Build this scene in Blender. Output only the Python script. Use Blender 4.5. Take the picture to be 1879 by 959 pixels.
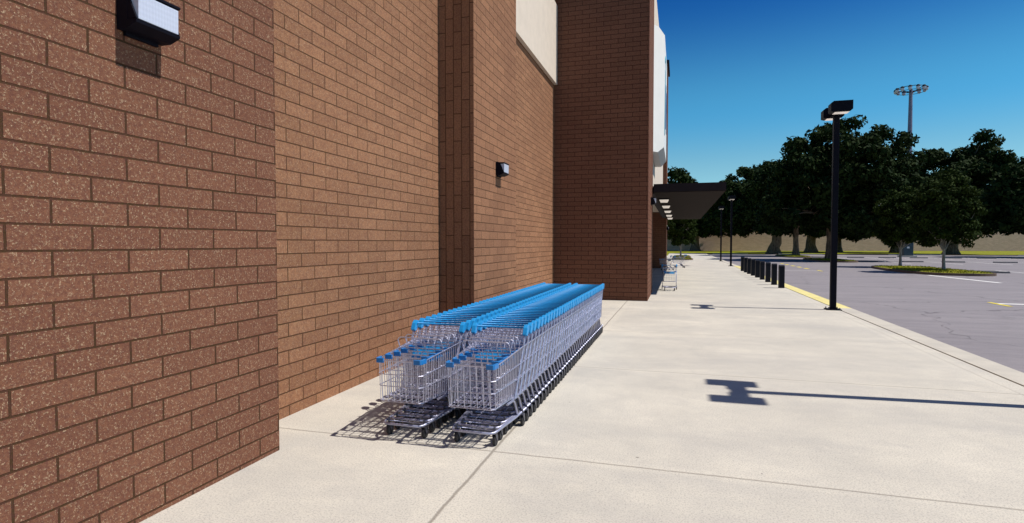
import bpy, bmesh, math, random
import numpy as np
from mathutils import Vector, Matrix
R = math.radians
sc = bpy.context.scene
for o in list(bpy.data.objects): bpy.data.objects.remove(o)
col = sc.collection

# ------------------------------------------------------------------ camera
cam_d = bpy.data.cameras.new('camera'); cam = bpy.data.objects.new('camera', cam_d); col.objects.link(cam)
cam_d.sensor_width = 36.0; cam_d.lens = 36.0 * 1030.0 / 1879.0
cam_d.clip_start = 0.05; cam_d.clip_end = 6000
cam.location = (0, 0, 1.9)
cam.rotation_euler = (R(90 - 1.863), 0, R(16.512))
sc.camera = cam
# ------------------------------------------------------------------ world and sun
SUN_DIR = Vector((0.628, 0.045, 1.0)).normalized()
EL = math.asin(SUN_DIR.z)
world = bpy.data.worlds.new('World'); sc.world = world; world.use_nodes = True
wn = world.node_tree.nodes; wl = world.node_tree.links; wn.clear()
sky = wn.new('ShaderNodeTexSky'); sky.sky_type = 'NISHITA'; sky.sun_disc = False
sky.sun_elevation = EL; sky.sun_rotation = math.atan2(SUN_DIR.x, SUN_DIR.y)
sky.air_density = 0.6; sky.dust_density = 0.0; sky.ozone_density = 8.0; sky.altitude = 0
hs = wn.new('ShaderNodeHueSaturation'); hs.inputs['Saturation'].default_value = 1.1
# unseen zenith raised to fill ground shadows, deep-blue air below it, pale cyan air towards the horizon (by real elevation of the view ray)
tcw = wn.new('ShaderNodeTexCoord'); spw = wn.new('ShaderNodeSeparateXYZ'); crw = wn.new('ShaderNodeValToRGB')
crw.color_ramp.interpolation = 'EASE'
els = [(0.0, (0.86, 0.80, 0.46)), (0.11, (0.80, 0.76, 0.475)), (0.22, (0.44, 0.78, 0.59)), (0.40, (0.085, 0.34, 0.48)), (0.66, (0.36, 0.46, 0.50)), (1.0, (0.55, 0.58, 0.56))]
while len(crw.color_ramp.elements) < len(els): crw.color_ramp.elements.new(0.5)
for e_, (p_, c_) in zip(crw.color_ramp.elements, els): e_.position = p_; e_.color = (*c_, 1)
mxw = wn.new('ShaderNodeVectorMath'); mxw.operation = 'MULTIPLY'
wl.new(tcw.outputs['Generated'], spw.inputs[0]); wl.new(spw.outputs[2], crw.inputs[0])
bg = wn.new('ShaderNodeBackground'); bg.inputs['Strength'].default_value = 0.15
wo = wn.new('ShaderNodeOutputWorld')
wl.new(sky.outputs[0], hs.inputs['Color']); wl.new(hs.outputs[0], mxw.inputs[0]); wl.new(crw.outputs[0], mxw.inputs[1])
sclw = wn.new('ShaderNodeVectorMath'); sclw.operation = 'SCALE'; sclw.inputs['Scale'].default_value = 1.38; wl.new(mxw.outputs[0], sclw.inputs[0]); wl.new(sclw.outputs[0], bg.inputs['Color']); wl.new(bg.outputs[0], wo.inputs['Surface'])
sun_d = bpy.data.lights.new('sun', 'SUN'); sun_d.energy = 4.6; sun_d.angle = R(0.6); sun_d.color = (1.0, 0.945, 0.86)
sun = bpy.data.objects.new('sun', sun_d); col.objects.link(sun); sun.location = (20, 0, 40)
sun.rotation_euler = SUN_DIR.to_track_quat('Z', 'Y').to_euler()
sc.view_settings.view_transform = 'Standard'; sc.view_settings.look = 'None'
sc.view_settings.gamma = 1.0; sc.view_settings.exposure = 0.25
sc.view_settings.use_curve_mapping = False

# ------------------------------------------------------------------ material helpers
def new_mat(name):
    m = bpy.data.materials.new(name); m.use_nodes = True
    nt = m.node_tree; nt.nodes.clear()
    out = nt.nodes.new('ShaderNodeOutputMaterial'); b = nt.nodes.new('ShaderNodeBsdfPrincipled')
    nt.links.new(b.outputs[0], out.inputs[0])
    return m, nt, b
def N(nt, typ, **kw):
    n = nt.nodes.new(typ)
    for k, v in kw.items():
        if k in n.inputs: n.inputs[k].default_value = v
        else: setattr(n, k, v)
    return n
def L(nt, a, b): nt.links.new(a, b)
def math_n(nt, op, a, b=None, c=None):
    n = nt.nodes.new('ShaderNodeMath'); n.operation = op
    for i, v in enumerate((a, b, c)):
        if v is None: continue
        if isinstance(v, (int, float)): n.inputs[i].default_value = v
        else: nt.links.new(v, n.inputs[i])
    return n.outputs[0]
def mixc(nt, fac, a, b, blend='MIX'):
    n = nt.nodes.new('ShaderNodeMix'); n.data_type = 'RGBA'; n.blend_type = blend
    for sock, v in ((n.inputs[0], fac), (n.inputs[6], a), (n.inputs[7], b)):
        if isinstance(v, (int, float)): sock.default_value = v
        elif isinstance(v, tuple): sock.default_value = (*v, 1) if len(v) == 3 else v
        else: nt.links.new(v, sock)
    return n.outputs[2]
def noise(nt, vec, scale, detail=4, rough=0.6, dist=0.0):
    n = N(nt, 'ShaderNodeTexNoise'); n.inputs['Scale'].default_value = scale
    n.inputs['Detail'].default_value = detail; n.inputs['Roughness'].default_value = rough
    n.inputs['Distortion'].default_value = dist
    if vec is not None: L(nt, vec, n.inputs['Vector'])
    return n.outputs['Fac']
def ramp(nt, fac, lo, hi, a=0.0, b=1.0):
    n = N(nt, 'ShaderNodeMapRange'); n.inputs['From Min'].default_value = lo; n.inputs['From Max'].default_value = hi
    n.inputs['To Min'].default_value = a; n.inputs['To Max'].default_value = b
    n.clamp = True; L(nt, fac, n.inputs['Value']); return n.outputs[0]
def objco(nt): return N(nt, 'ShaderNodeTexCoord').outputs['Object']
def bump(nt, b, h, strength=0.4, dist=0.01):
    n = N(nt, 'ShaderNodeBump'); n.inputs['Strength'].default_value = strength; n.inputs['Distance'].default_value = dist
    L(nt, h, n.inputs['Height']); L(nt, n.outputs[0], b.inputs['Normal'])

def simple(name, colr, rough=0.6, metal=0.0, var=0.15, scale=8.0, bstr=0.1, spec=0.5):
    m, nt, b = new_mat(name)
    f = noise(nt, objco(nt), scale, 5)
    k = ramp(nt, f, 0.3, 0.7)
    L(nt, mixc(nt, k, tuple(c * (1 - var) for c in colr), tuple(min(1, c * (1 + var)) for c in colr)), b.inputs['Base Color'])
    b.inputs['Roughness'].default_value = rough; b.inputs['Metallic'].default_value = metal
    b.inputs['Specular IOR Level'].default_value = spec
    bump(nt, b, noise(nt, objco(nt), scale * 12, 3), bstr, 0.004)
    return m

BW, BH = 0.475, 0.1517
def brick_mat(name, c1, c2, mortar, ph_u=0.0, ph_v=0.0, upright=False, speck=0.5, scale_speck=1.0):
    m, nt, b = new_mat(name)
    sep = N(nt, 'ShaderNodeSeparateXYZ'); L(nt, objco(nt), sep.inputs[0])
    x, y, z = sep.outputs
    geo = N(nt, 'ShaderNodeNewGeometry'); sn = N(nt, 'ShaderNodeSeparateXYZ'); L(nt, geo.outputs['True Normal'], sn.inputs[0])
    isx = math_n(nt, 'GREATER_THAN', math_n(nt, 'ABSOLUTE', sn.outputs[0]), 0.5)
    ca = N(nt, 'ShaderNodeCombineXYZ'); L(nt, math_n(nt, 'ADD', y, 20 * BW - ph_u), ca.inputs[0]); L(nt, math_n(nt, 'ADD', z, 2 * BH - ph_v), ca.inputs[1])
    cb = N(nt, 'ShaderNodeCombineXYZ')
    if upright:
        L(nt, math_n(nt, 'ADD', z, 10 * BW + 0.1), cb.inputs[0]); L(nt, math_n(nt, 'ADD', x, 200 * BH + 0.03), cb.inputs[1])
    else:
        L(nt, math_n(nt, 'ADD', x, 20 * BW + 0.06), cb.inputs[0]); L(nt, math_n(nt, 'ADD', z, 2 * BH - ph_v), cb.inputs[1])
    mv = N(nt, 'ShaderNodeMix'); mv.data_type = 'VECTOR'
    L(nt, isx, mv.inputs[0]); L(nt, cb.outputs[0], mv.inputs[4]); L(nt, ca.outputs[0], mv.inputs[5])
    # a slightly wandering joint
    nv = N(nt, 'ShaderNodeTexNoise'); nv.inputs['Scale'].default_value = 9; L(nt, mv.outputs[1], nv.inputs['Vector'])
    sub = N(nt, 'ShaderNodeVectorMath'); sub.operation = 'SUBTRACT'; L(nt, nv.outputs['Color'], sub.inputs[0]); sub.inputs[1].default_value = (0.5, 0.5, 0.5)
    scl = N(nt, 'ShaderNodeVectorMath'); scl.operation = 'SCALE'; L(nt, sub.outputs[0], scl.inputs[0]); scl.inputs['Scale'].default_value = 0.006
    add = N(nt, 'ShaderNodeVectorMath'); add.operation = 'ADD'; L(nt, mv.outputs[1], add.inputs[0]); L(nt, scl.outputs[0], add.inputs[1])
    br = N(nt, 'ShaderNodeTexBrick'); br.offset = 0.5; br.offset_frequency = 2
    L(nt, add.outputs[0], br.inputs['Vector'])
    br.inputs['Scale'].default_value = 1.0; br.inputs['Mortar Size'].default_value = 0.0078
    br.inputs['Mortar Smooth'].default_value = 0.35; br.inputs['Brick Width'].default_value = BW; br.inputs['Row Height'].default_value = BH
    br.inputs['Color1'].default_value = (*c1, 1); br.inputs['Color2'].default_value = (*c2, 1); br.inputs['Mortar'].default_value = (*mortar, 1)
    br.inputs['Bias'].default_value = 0.0
    big = ramp(nt, noise(nt, objco(nt), 0.45, 4), 0.3, 0.7)
    c = mixc(nt, ramp(nt, big, 0, 1, 0.0, 0.32), br.outputs['Color'], (c1[0] * 0.55, c1[1] * 0.5, c1[2] * 0.52))
    mid = ramp(nt, noise(nt, objco(nt), 34 * scale_speck, 5, 0.8), 0.44, 0.58)
    c = mixc(nt, math_n(nt, 'MULTIPLY', mid, 0.5), c, (c1[0] * 0.5, c1[1] * 0.42, c1[2] * 0.62))
    fine = noise(nt, objco(nt), 85 * scale_speck, 3, 0.8)
    sp = ramp(nt, fine, 0.57, 0.66)
    notm = math_n(nt, 'SUBTRACT', 1.0, br.outputs['Fac'])
    c = mixc(nt, math_n(nt, 'MULTIPLY', math_n(nt, 'MULTIPLY', sp, speck), notm), c, (0.56, 0.43, 0.28))
    dk = ramp(nt, noise(nt, objco(nt), 150 * scale_speck, 2, 0.8), 0.40, 0.30)
    c = mixc(nt, math_n(nt, 'MULTIPLY', dk, 0.5), c, (0.03, 0.022, 0.03))
    L(nt, c, b.inputs['Base Color'])
    b.inputs['Roughness'].default_value = 0.9
    b.inputs['Specular IOR Level'].default_value = 0.12
    h = math_n(nt, 'ADD', math_n(nt, 'MULTIPLY', notm, 1.0), math_n(nt, 'MULTIPLY', fine, 0.6))
    bump(nt, b, h, 0.9, 0.010)
    return m

M_brick_A = brick_mat('split_face_brick_vignette', (0.192, 0.085, 0.051), (0.232, 0.105, 0.062), (0.052, 0.032, 0.012), ph_u=0.0, ph_v=0.035, upright=True, speck=0.75)  # darker, redder copy of the wall brick; vignette darkening put into the colour
M_brick_B = brick_mat('split_face_brick_tan', (0.275, 0.136, 0.073), (0.365, 0.183, 0.098), (0.070, 0.040, 0.016), ph_u=0.44, ph_v=0.115, speck=0.75)
M_brick_C = brick_mat('split_face_brick_pilaster', (0.275, 0.136, 0.073), (0.365, 0.183, 0.098), (0.070, 0.040, 0.016), ph_u=0.16, ph_v=0.0, upright=True, speck=0.4)
M_brick_D = brick_mat('split_face_brick_tower_shaded', (0.165, 0.072, 0.043), (0.20, 0.088, 0.053), (0.030, 0.017, 0.009), ph_u=0.2, ph_v=0.122, speck=0.3)  # tower brick kept darker, shade of its near face put into the colour

def concrete_mat():
    m, nt, b = new_mat('sidewalk_concrete')
    co = objco(nt)
    sep = N(nt, 'ShaderNodeSeparateXYZ'); L(nt, co, sep.inputs[0]); x, y, z = sep.outputs
    w1 = math_n(nt, 'MULTIPLY', math_n(nt, 'SUBTRACT', noise(nt, co, 2.2, 3), 0.5), 0.03)
    w2 = math_n(nt, 'MULTIPLY', math_n(nt, 'SUBTRACT', noise(nt, co, 30, 3), 0.5), 0.012)
    w = math_n(nt, 'ADD', w1, w2)
    yy = math_n(nt, 'ADD', y, w); xx = math_n(nt, 'ADD', x, w)
    P = 3.72
    my = math_n(nt, 'ABSOLUTE', math_n(nt, 'SUBTRACT', math_n(nt, 'FLOORED_MODULO', math_n(nt, 'ADD', yy, P * 10 - 4.81 + P / 2), P), P / 2))
    jy = ramp(nt, my, 0.005, 0.017, 1, 0)
    dx = math_n(nt, 'ABSOLUTE', math_n(nt, 'ADD', xx, 1.61)); jx = ramp(nt, dx, 0.006, 0.02, 1, 0)
    jd = math_n(nt, 'ABSOLUTE', math_n(nt, 'SUBTRACT', xx, 4.15)); j3 = ramp(nt, jd, 0.004, 0.012, 0.5, 0)
    j = math_n(nt, 'MAXIMUM', math_n(nt, 'MAXIMUM', math_n(nt, 'MULTIPLY', jy, 0.9), jx), j3)
    # troweled pale bands beside the joints
    band = math_n(nt, 'MAXIMUM', ramp(nt, my, 0.05, 0.10, 1, 0), math_n(nt, 'MAXIMUM', ramp(nt, dx, 0.13, 0.19, 1, 0), ramp(nt, jd, 0.1, 0.16, 1, 0)))
    big = ramp(nt, noise(nt, co, 0.55, 6, 0.65), 0.3, 0.7)
    mid = ramp(nt, noise(nt, co, 3.5, 6, 0.7), 0.35, 0.7)
    fine = noise(nt, co, 70, 4, 0.8)
    c = mixc(nt, big, (0.475, 0.445, 0.39), (0.625, 0.58, 0.495))
    mpc = N(nt, 'ShaderNodeMapping'); mpc.inputs['Scale'].default_value = (0.5, 1.5, 1); L(nt, co, mpc.inputs[0])
    wear = ramp(nt, noise(nt, mpc.outputs[0], 0.55, 6, 0.68, 0.4), 0.47, 0.66)
    c = mixc(nt, math_n(nt, 'MULTIPLY', wear, 0.55), c, (0.385, 0.368, 0.345))
    blot = ramp(nt, noise(nt, co, 1.5, 7, 0.72, 0.6), 0.50, 0.66)
    c = mixc(nt, math_n(nt, 'MULTIPLY', blot, 0.22), c, (0.36, 0.345, 0.33))
    c = mixc(nt, math_n(nt, 'MULTIPLY', mid, 0.4), c, (0.42, 0.395, 0.36))
    c = mixc(nt, math_n(nt, 'MULTIPLY', band, 0.25), c, (0.62, 0.575, 0.49))
    c = mixc(nt, math_n(nt, 'MULTIPLY', ramp(nt, fine, 0.50, 0.38), 0.7), c, (0.24, 0.225, 0.21))
    spt = ramp(nt, noise(nt, co, 11, 2, 0.5), 0.235, 0.215)
    c = mixc(nt, math_n(nt, 'MULTIPLY', spt, 0.7), c, (0.12, 0.11, 0.10))
    c = mixc(nt, math_n(nt, 'MULTIPLY', j, 0.62), c, (0.13, 0.11, 0.09))
    L(nt, c, b.inputs['Base Color']); b.inputs['Roughness'].default_value = 0.85; b.inputs['Specular IOR Level'].default_value = 0.25
    h = math_n(nt, 'SUBTRACT', math_n(nt, 'MULTIPLY', fine, 0.35), j)
    bump(nt, b, h, 0.5, 0.006)
    return m
M_conc = concrete_mat()
def curbish(name, c1, c2, fleck=0.4):
    m, nt, b = new_mat(name); co = objco(nt)
    c = mixc(nt, ramp(nt, noise(nt, co, 1.4, 6, 0.7), 0.3, 0.7), c1, c2)
    fine = noise(nt, co, 70, 4, 0.8)
    c = mixc(nt, math_n(nt, 'MULTIPLY', ramp(nt, fine, 0.46, 0.33), fleck), c, tuple(v * 0.45 for v in c1))
    L(nt, c, b.inputs['Base Color']); b.inputs['Roughness'].default_value = 0.85; b.inputs['Specular IOR Level'].default_value = 0.25
    bump(nt, b, fine, 0.4, 0.004); return m
M_curb = curbish('curb_concrete', (0.42, 0.39, 0.345), (0.53, 0.49, 0.42))
M_kerbdark = curbish('dark_kerb', (0.10, 0.065, 0.05), (0.16, 0.11, 0.085))
M_yellow = curbish('yellow_curb_paint', (0.58, 0.50, 0.20), (0.70, 0.62, 0.28), 0.25)
M_ypaint = curbish('yellow_road_paint', (0.62, 0.50, 0.03), (0.72, 0.60, 0.06), 0.3)
M_wpaint = curbish('white_road_paint', (0.72, 0.71, 0.69), (0.84, 0.83, 0.81), 0.25)
def asphalt_mat():
    m, nt, b = new_mat('worn_asphalt'); co = objco(nt)
    mp = N(nt, 'ShaderNodeMapping'); mp.inputs['Scale'].default_value = (0.35, 1.4, 1); L(nt, co, mp.inputs[0])
    c = mixc(nt, ramp(nt, noise(nt, mp.outputs[0], 0.8, 7, 0.7), 0.3, 0.7), (0.175, 0.160, 0.176), (0.262, 0.238, 0.250))
    mid = ramp(nt, noise(nt, mp.outputs[0], 6, 5, 0.75), 0.4, 0.65)
    c = mixc(nt, math_n(nt, 'MULTIPLY', mid, 0.3), c, (0.30, 0.27, 0.28))
    fine = noise(nt, co, 60, 4, 0.8)
    c = mixc(nt, math_n(nt, 'MULTIPLY', ramp(nt, fine, 0.5, 0.35), 0.5), c, (0.08, 0.075, 0.085))
    st = ramp(nt, noise(nt, co, 0.33, 5, 0.6, 1.5), 0.60, 0.70)
    c = mixc(nt, math_n(nt, 'MULTIPLY', st, 0.35), c, (0.10, 0.092, 0.10))
    v = N(nt, 'ShaderNodeTexVoronoi'); v.feature = 'DISTANCE_TO_EDGE'; v.inputs['Scale'].default_value = 0.12
    nz = N(nt, 'ShaderNodeTexNoise'); nz.inputs['Scale'].default_value = 1.5; L(nt, co, nz.inputs['Vector'])
    am = N(nt, 'ShaderNodeVectorMath'); am.operation = 'MULTIPLY_ADD'; L(nt, nz.outputs['Color'], am.inputs[0]); am.inputs[1].default_value = (0.9, 0.9, 0); L(nt, co, am.inputs[2]); L(nt, am.outputs[0], v.inputs['Vector'])
    c = mixc(nt, ramp(nt, v.outputs['Distance'], 0.0015, 0.004, 0.55, 0), c, (0.07, 0.065, 0.07))
    L(nt, c, b.inputs['Base Color']); b.inputs['Roughness'].default_value = 0.8; b.inputs['Specular IOR Level'].default_value = 0.3
    bump(nt, b, fine, 0.6, 0.006); return m
M_asph = asphalt_mat()
def grass_mat():
    m, nt, b = new_mat('lawn_grass'); co = objco(nt)
    c = mixc(nt, ramp(nt, noise(nt, co, 1.1, 6, 0.7), 0.35, 0.65), (0.13, 0.15, 0.010), (0.33, 0.31, 0.02))
    c = mixc(nt, math_n(nt, 'MULTIPLY', ramp(nt, noise(nt, co, 25, 4, 0.8), 0.4, 0.65), 0.5), c, (0.05, 0.075, 0.008))
    L(nt, c, b.inputs['Base Color']); b.inputs['Roughness'].default_value = 0.9; b.inputs['Specular IOR Level'].default_value = 0.1
    bump(nt, b, noise(nt, co, 30, 4, 0.8), 0.8, 0.03); return m
M_grass = grass_mat()
M_stucco = simple('cream_stucco', (0.62, 0.54, 0.46), 0.85, var=0.05, scale=3, bstr=0.25, spec=0.2)
M_white = simple('white_sign_enamel', (0.80, 0.78, 0.74), 0.4, var=0.03, scale=2, bstr=0.03)
M_sign_cyan = simple('cyan_sign_acrylic', (0.03, 0.45, 0.55), 0.3, var=0.05)
M_sign_blue = simple('blue_sign_acrylic', (0.02, 0.06, 0.30), 0.3, var=0.05)
M_canopy = simple('dark_bronze_canopy', (0.020, 0.015, 0.018), 0.8, 0.0, var=0.2, scale=3, bstr=0.06, spec=0.15)
M_soffit = simple('brown_soffit', (0.027, 0.021, 0.019), 0.95, var=0.08, scale=2, bstr=0.06, spec=0.05)
M_black = simple('black_powder_coat', (0.0035, 0.0035, 0.009), 0.6, 0.0, var=0.25, scale=10, bstr=0.08, spec=0.12)
M_bollard = simple('dark_navy_bollard_sleeve', (0.006, 0.007, 0.014), 0.5, 0.0, var=0.25, scale=8, bstr=0.05, spec=0.16)
M_wire = simple('zinc_plated_wire', (0.52, 0.52, 0.63), 0.36, 0.8, var=0.12, scale=14, bstr=0.05)
M_tube = simple('zinc_plated_tube', (0.40, 0.41, 0.54), 0.44, 0.75, var=0.15, scale=14, bstr=0.05)
M_blue = simple('bright_blue_plastic', (0.008, 0.25, 0.58), 0.48, 0.0, var=0.12, scale=20, bstr=0.04)
M_bumper = simple('blue_bumper_plastic', (0.008, 0.16, 0.46), 0.4, 0.0, var=0.12, scale=20, bstr=0.04)
M_rubber = simple('dark_rubber', (0.018, 0.017, 0.020), 0.7, var=0.25, scale=30, bstr=0.1)
M_fork = simple('grey_caster_steel', (0.10, 0.10, 0.13), 0.45, 0.5, var=0.2, scale=30)
M_stop = simple('dark_rubber_wheel_stop', (0.055, 0.057, 0.070), 0.75, var=0.35, scale=4, bstr=0.2)
M_galv = simple('galvanised_steel', (0.15, 0.155, 0.24), 0.6, 0.2, var=0.12, scale=2)
M_teal = simple('dark_teal_cabinet_paint', (0.02, 0.045, 0.065), 0.5, var=0.15, scale=3)
M_glassdark = simple('tinted_glass', (0.02, 0.025, 0.03), 0.08, var=0.1)
M_bwall = None
def lens_mat(name, colr, ribs=70.0, axis=1):
    m, nt, b = new_mat(name); co = objco(nt)
    sep = N(nt, 'ShaderNodeSeparateXYZ'); L(nt, co, sep.inputs[0])
    s = math_n(nt, 'SINE', math_n(nt, 'MULTIPLY', sep.outputs[axis], ribs * 6.283))
    s2 = math_n(nt, 'SINE', math_n(nt, 'MULTIPLY', sep.outputs[2], ribs * 4.0))
    c = mixc(nt, ramp(nt, math_n(nt, 'ADD', s, s2), -2, 2), tuple(v * 0.9 for v in colr), colr)
    L(nt, c, b.inputs['Base Color']); b.inputs['Roughness'].default_value = 0.22
    bump(nt, b, math_n(nt, 'ADD', s, math_n(nt, 'MULTIPLY', s2, 0.25)), 0.25, 0.002)
    return m
M_lens = lens_mat('prismatic_lamp_lens', (0.52, 0.56, 0.68), 45)
M_lens2 = lens_mat('pale_lamp_lens', (0.80, 0.76, 0.70), 20)
b_ = [n for n in M_lens2.node_tree.nodes if n.type == 'BSDF_PRINCIPLED'][0]
b_.inputs['Emission Color'].default_value = (1.0, 0.88, 0.78, 1); b_.inputs['Emission Strength'].default_value = 0.35
def wall_far_mat():
    m, nt, b = new_mat('weathered_block_wall'); co = objco(nt)
    sep = N(nt, 'ShaderNodeSeparateXYZ'); L(nt, co, sep.inputs[0])
    cb = N(nt, 'ShaderNodeCombineXYZ'); L(nt, sep.outputs[0], cb.inputs[0]); L(nt, sep.outputs[2], cb.inputs[1])
    br = N(nt, 'ShaderNodeTexBrick'); L(nt, cb.outputs[0], br.inputs['Vector']); br.inputs['Scale'].default_value = 1
    br.inputs['Brick Width'].default_value = 0.8; br.inputs['Row Height'].default_value = 0.25; br.inputs['Mortar Size'].default_value = 0.012
    br.inputs['Color1'].default_value = (0.52, 0.35, 0.29, 1); br.inputs['Color2'].default_value = (0.64, 0.44, 0.37, 1); br.inputs['Mortar'].default_value = (0.34, 0.25, 0.20, 1)
    c = mixc(nt, math_n(nt, 'MULTIPLY', ramp(nt, noise(nt, co, 0.5, 6, 0.75), 0.35, 0.65), 0.4), br.outputs['Color'], (0.38, 0.28, 0.23))
    c = mixc(nt, math_n(nt, 'MULTIPLY', ramp(nt, noise(nt, co, 4, 6, 0.8), 0.45, 0.6), 0.4), c, (0.62, 0.48, 0.39))
    L(nt, c, b.inputs['Base Color']); b.inputs['Roughness'].default_value = 0.9
    bump(nt, b, noise(nt, co, 6, 5, 0.8), 0.6, 0.05); return m
M_bwall = wall_far_mat()
def leaf_mat(name, c1, c2, trans=0.25):
    m = bpy.data.materials.new(name); m.use_nodes = True; nt = m.node_tree; nt.nodes.clear()
    out = nt.nodes.new('ShaderNodeOutputMaterial'); co = objco(nt)
    geo = N(nt, 'ShaderNodeNewGeometry')
    f = math_n(nt, 'ADD', math_n(nt, 'MULTIPLY', geo.outputs['Random Per Island'], 0.6), math_n(nt, 'MULTIPLY', ramp(nt, noise(nt, co, 0.8, 3), 0.3, 0.7), 0.4))
    c = mixc(nt, f, c1, c2)
    d = N(nt, 'ShaderNodeBsdfPrincipled'); L(nt, c, d.inputs['Base Color']); d.inputs['Roughness'].default_value = 0.75; d.inputs['Specular IOR Level'].default_value = 0.06
    t = N(nt, 'ShaderNodeBsdfTranslucent'); L(nt, c, t.inputs['Color'])
    mx = N(nt, 'ShaderNodeMixShader'); mx.inputs[0].default_value = trans
    L(nt, d.outputs[0], mx.inputs[1]); L(nt, t.outputs[0], mx.inputs[2]); L(nt, mx.outputs[0], out.inputs[0]); return m
M_leaf_big = leaf_mat('dark_evergreen_leaves', (0.005, 0.015, 0.005), (0.026, 0.042, 0.010), 0.08)
M_leaf_small = leaf_mat('green_leaves', (0.006, 0.015, 0.004), (0.036, 0.056, 0.009), 0.12)
M_leaf_pale = leaf_mat('pale_leaves', (0.5, 0.5, 0.46), (0.7, 0.7, 0.66), 0.2)
def bark_mat(name, c1, c2):
    m, nt, b = new_mat(name); co = objco(nt)
    mp = N(nt, 'ShaderNodeMapping'); mp.inputs['Scale'].default_value = (1, 1, 0.22); L(nt, co, mp.inputs[0])
    f = noise(nt, mp.outputs[0], 7, 6, 0.75)
    L(nt, mixc(nt, ramp(nt, f, 0.35, 0.65), c1, c2), b.inputs['Base Color']); b.inputs['Roughness'].default_value = 0.9
    bump(nt, b, f, 1.0, 0.08); return m
M_bark = bark_mat('rough_brown_bark', (0.04, 0.026, 0.018), (0.26, 0.18, 0.12))
M_bark_pale = bark_mat('pale_smooth_bark', (0.16, 0.14, 0.13), (0.42, 0.39, 0.37))

# ------------------------------------------------------------------ mesh helpers
def tag(o, label=None, cat=None, group=None, kind=None):
    if label: o['label'] = label
    if cat: o['category'] = cat
    if group: o['group'] = group
    if kind: o['kind'] = kind
    return o
def empty(name, loc=(0, 0, 0), rz=0.0):
    o = bpy.data.objects.new(name, None); col.objects.link(o); o.location = loc; o.rotation_euler = (0, 0, rz)
    o.empty_display_size = 0.2; return o
def link(name, bm, mat, parent=None, smooth=False, bevel=0.0):
    if bevel > 0:
        bmesh.ops.bevel(bm, geom=[e for e in bm.edges], offset=bevel, segments=2, affect='EDGES', profile=0.7, clamp_overlap=True)
    me = bpy.data.meshes.new(name); bm.to_mesh(me); bm.free()
    mats = mat if isinstance(mat, (list, tuple)) else [mat]
    for m in mats: me.materials.append(m)
    if smooth:
        for p in me.polygons: p.use_smooth = True
    o = bpy.data.objects.new(name, me); col.objects.link(o)
    if parent is not None: o.parent = parent
    return o
def box(bm, x0, x1, y0, y1, z0, z1):
    v = [bm.verts.new(p) for p in ((x0, y0, z0), (x1, y0, z0), (x1, y1, z0), (x0, y1, z0), (x0, y0, z1), (x1, y0, z1), (x1, y1, z1), (x0, y1, z1))]
    for f in ((0, 3, 2, 1), (4, 5, 6, 7), (0, 1, 5, 4), (1, 2, 6, 5), (2, 3, 7, 6), (3, 0, 4, 7)): bm.faces.new([v[i] for i in f])
def prism(bm, pts, a0, a1, axis='y'):
    """extrude a closed outline; axis y: pts are (x,z); axis x: pts are (y,z); axis z: pts are (x,y)"""
    def P(p, a):
        return {'y': (p[0], a, p[1]), 'x': (a, p[0], p[1]), 'z': (p[0], p[1], a)}[axis]
    lo = [bm.verts.new(P(p, a0)) for p in pts]; hi = [bm.verts.new(P(p, a1)) for p in pts]
    n = len(pts); bm.faces.new(lo[::-1]); bm.faces.new(hi)
    for i in range(n): bm.faces.new((lo[i], lo[(i + 1) % n], hi[(i + 1) % n], hi[i]))
    bmesh.ops.recalc_face_normals(bm, faces=bm.faces)
def tube(bm, pts, r, n=5, closed=False):
    pts = [Vector(p) for p in pts]; rs = r if isinstance(r, (list, tuple)) else [r] * len(pts)
    rings = []; up = Vector((0, 0, 1)); K = len(pts); prev = None
    for i, p in enumerate(pts):
        if closed: d = pts[(i + 1) % K] - pts[i - 1]
        else: d = pts[min(i + 1, K - 1)] - pts[max(i - 1, 0)]
        if d.length < 1e-9: d = Vector((0, 0, 1))
        d.normalize()
        if prev is None:
            a = up if abs(d.z) < 0.9 else Vector((1, 0, 0)); s = d.cross(a).normalized()
        else:
            s = (prev - d * prev.dot(d))
            s = s.normalized() if s.length > 1e-6 else d.cross(up).normalized()
        prev = s; t = s.cross(d)
        rings.append([bm.verts.new(p + (s * math.cos(2 * math.pi * k / n) + t * math.sin(2 * math.pi * k / n)) * rs[i]) for k in range(n)])
    for i in range(K if closed else K - 1):
        A, B = rings[i], rings[(i + 1) % K]
        for k in range(n): bm.faces.new((A[k], A[(k + 1) % n], B[(k + 1) % n], B[k]))
    if not closed and n > 2: bm.faces.new(rings[0]); bm.faces.new(rings[-1][::-1])
def cyl(bm, c, r, h, axis='z', n=16):
    d = {'x': Vector((1, 0, 0)), 'y': Vector((0, 1, 0)), 'z': Vector((0, 0, 1))}[axis]
    c = Vector(c); tube(bm, [c - d * h / 2, c + d * h / 2], r, n)
def B(): return bmesh.new()
def sheet(name, x0, x1, y0, y1, z, mat, **k):
    bm = B(); v = [bm.verts.new(p) for p in ((x0, y0, z), (x1, y0, z), (x1, y1, z), (x0, y1, z))]; bm.faces.new(v)
    return tag(link(name, bm, mat), kind='structure', **k)
def dup(root):
    r = root.copy(); col.objects.link(r)
    for ch in root.children:
        c = ch.copy(); col.objects.link(c); c.parent = r; c.matrix_parent_inverse = ch.matrix_parent_inverse
        for g in ch.children:
            d = g.copy(); col.objects.link(d); d.parent = c; d.matrix_parent_inverse = g.matrix_parent_inverse
    return r
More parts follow.
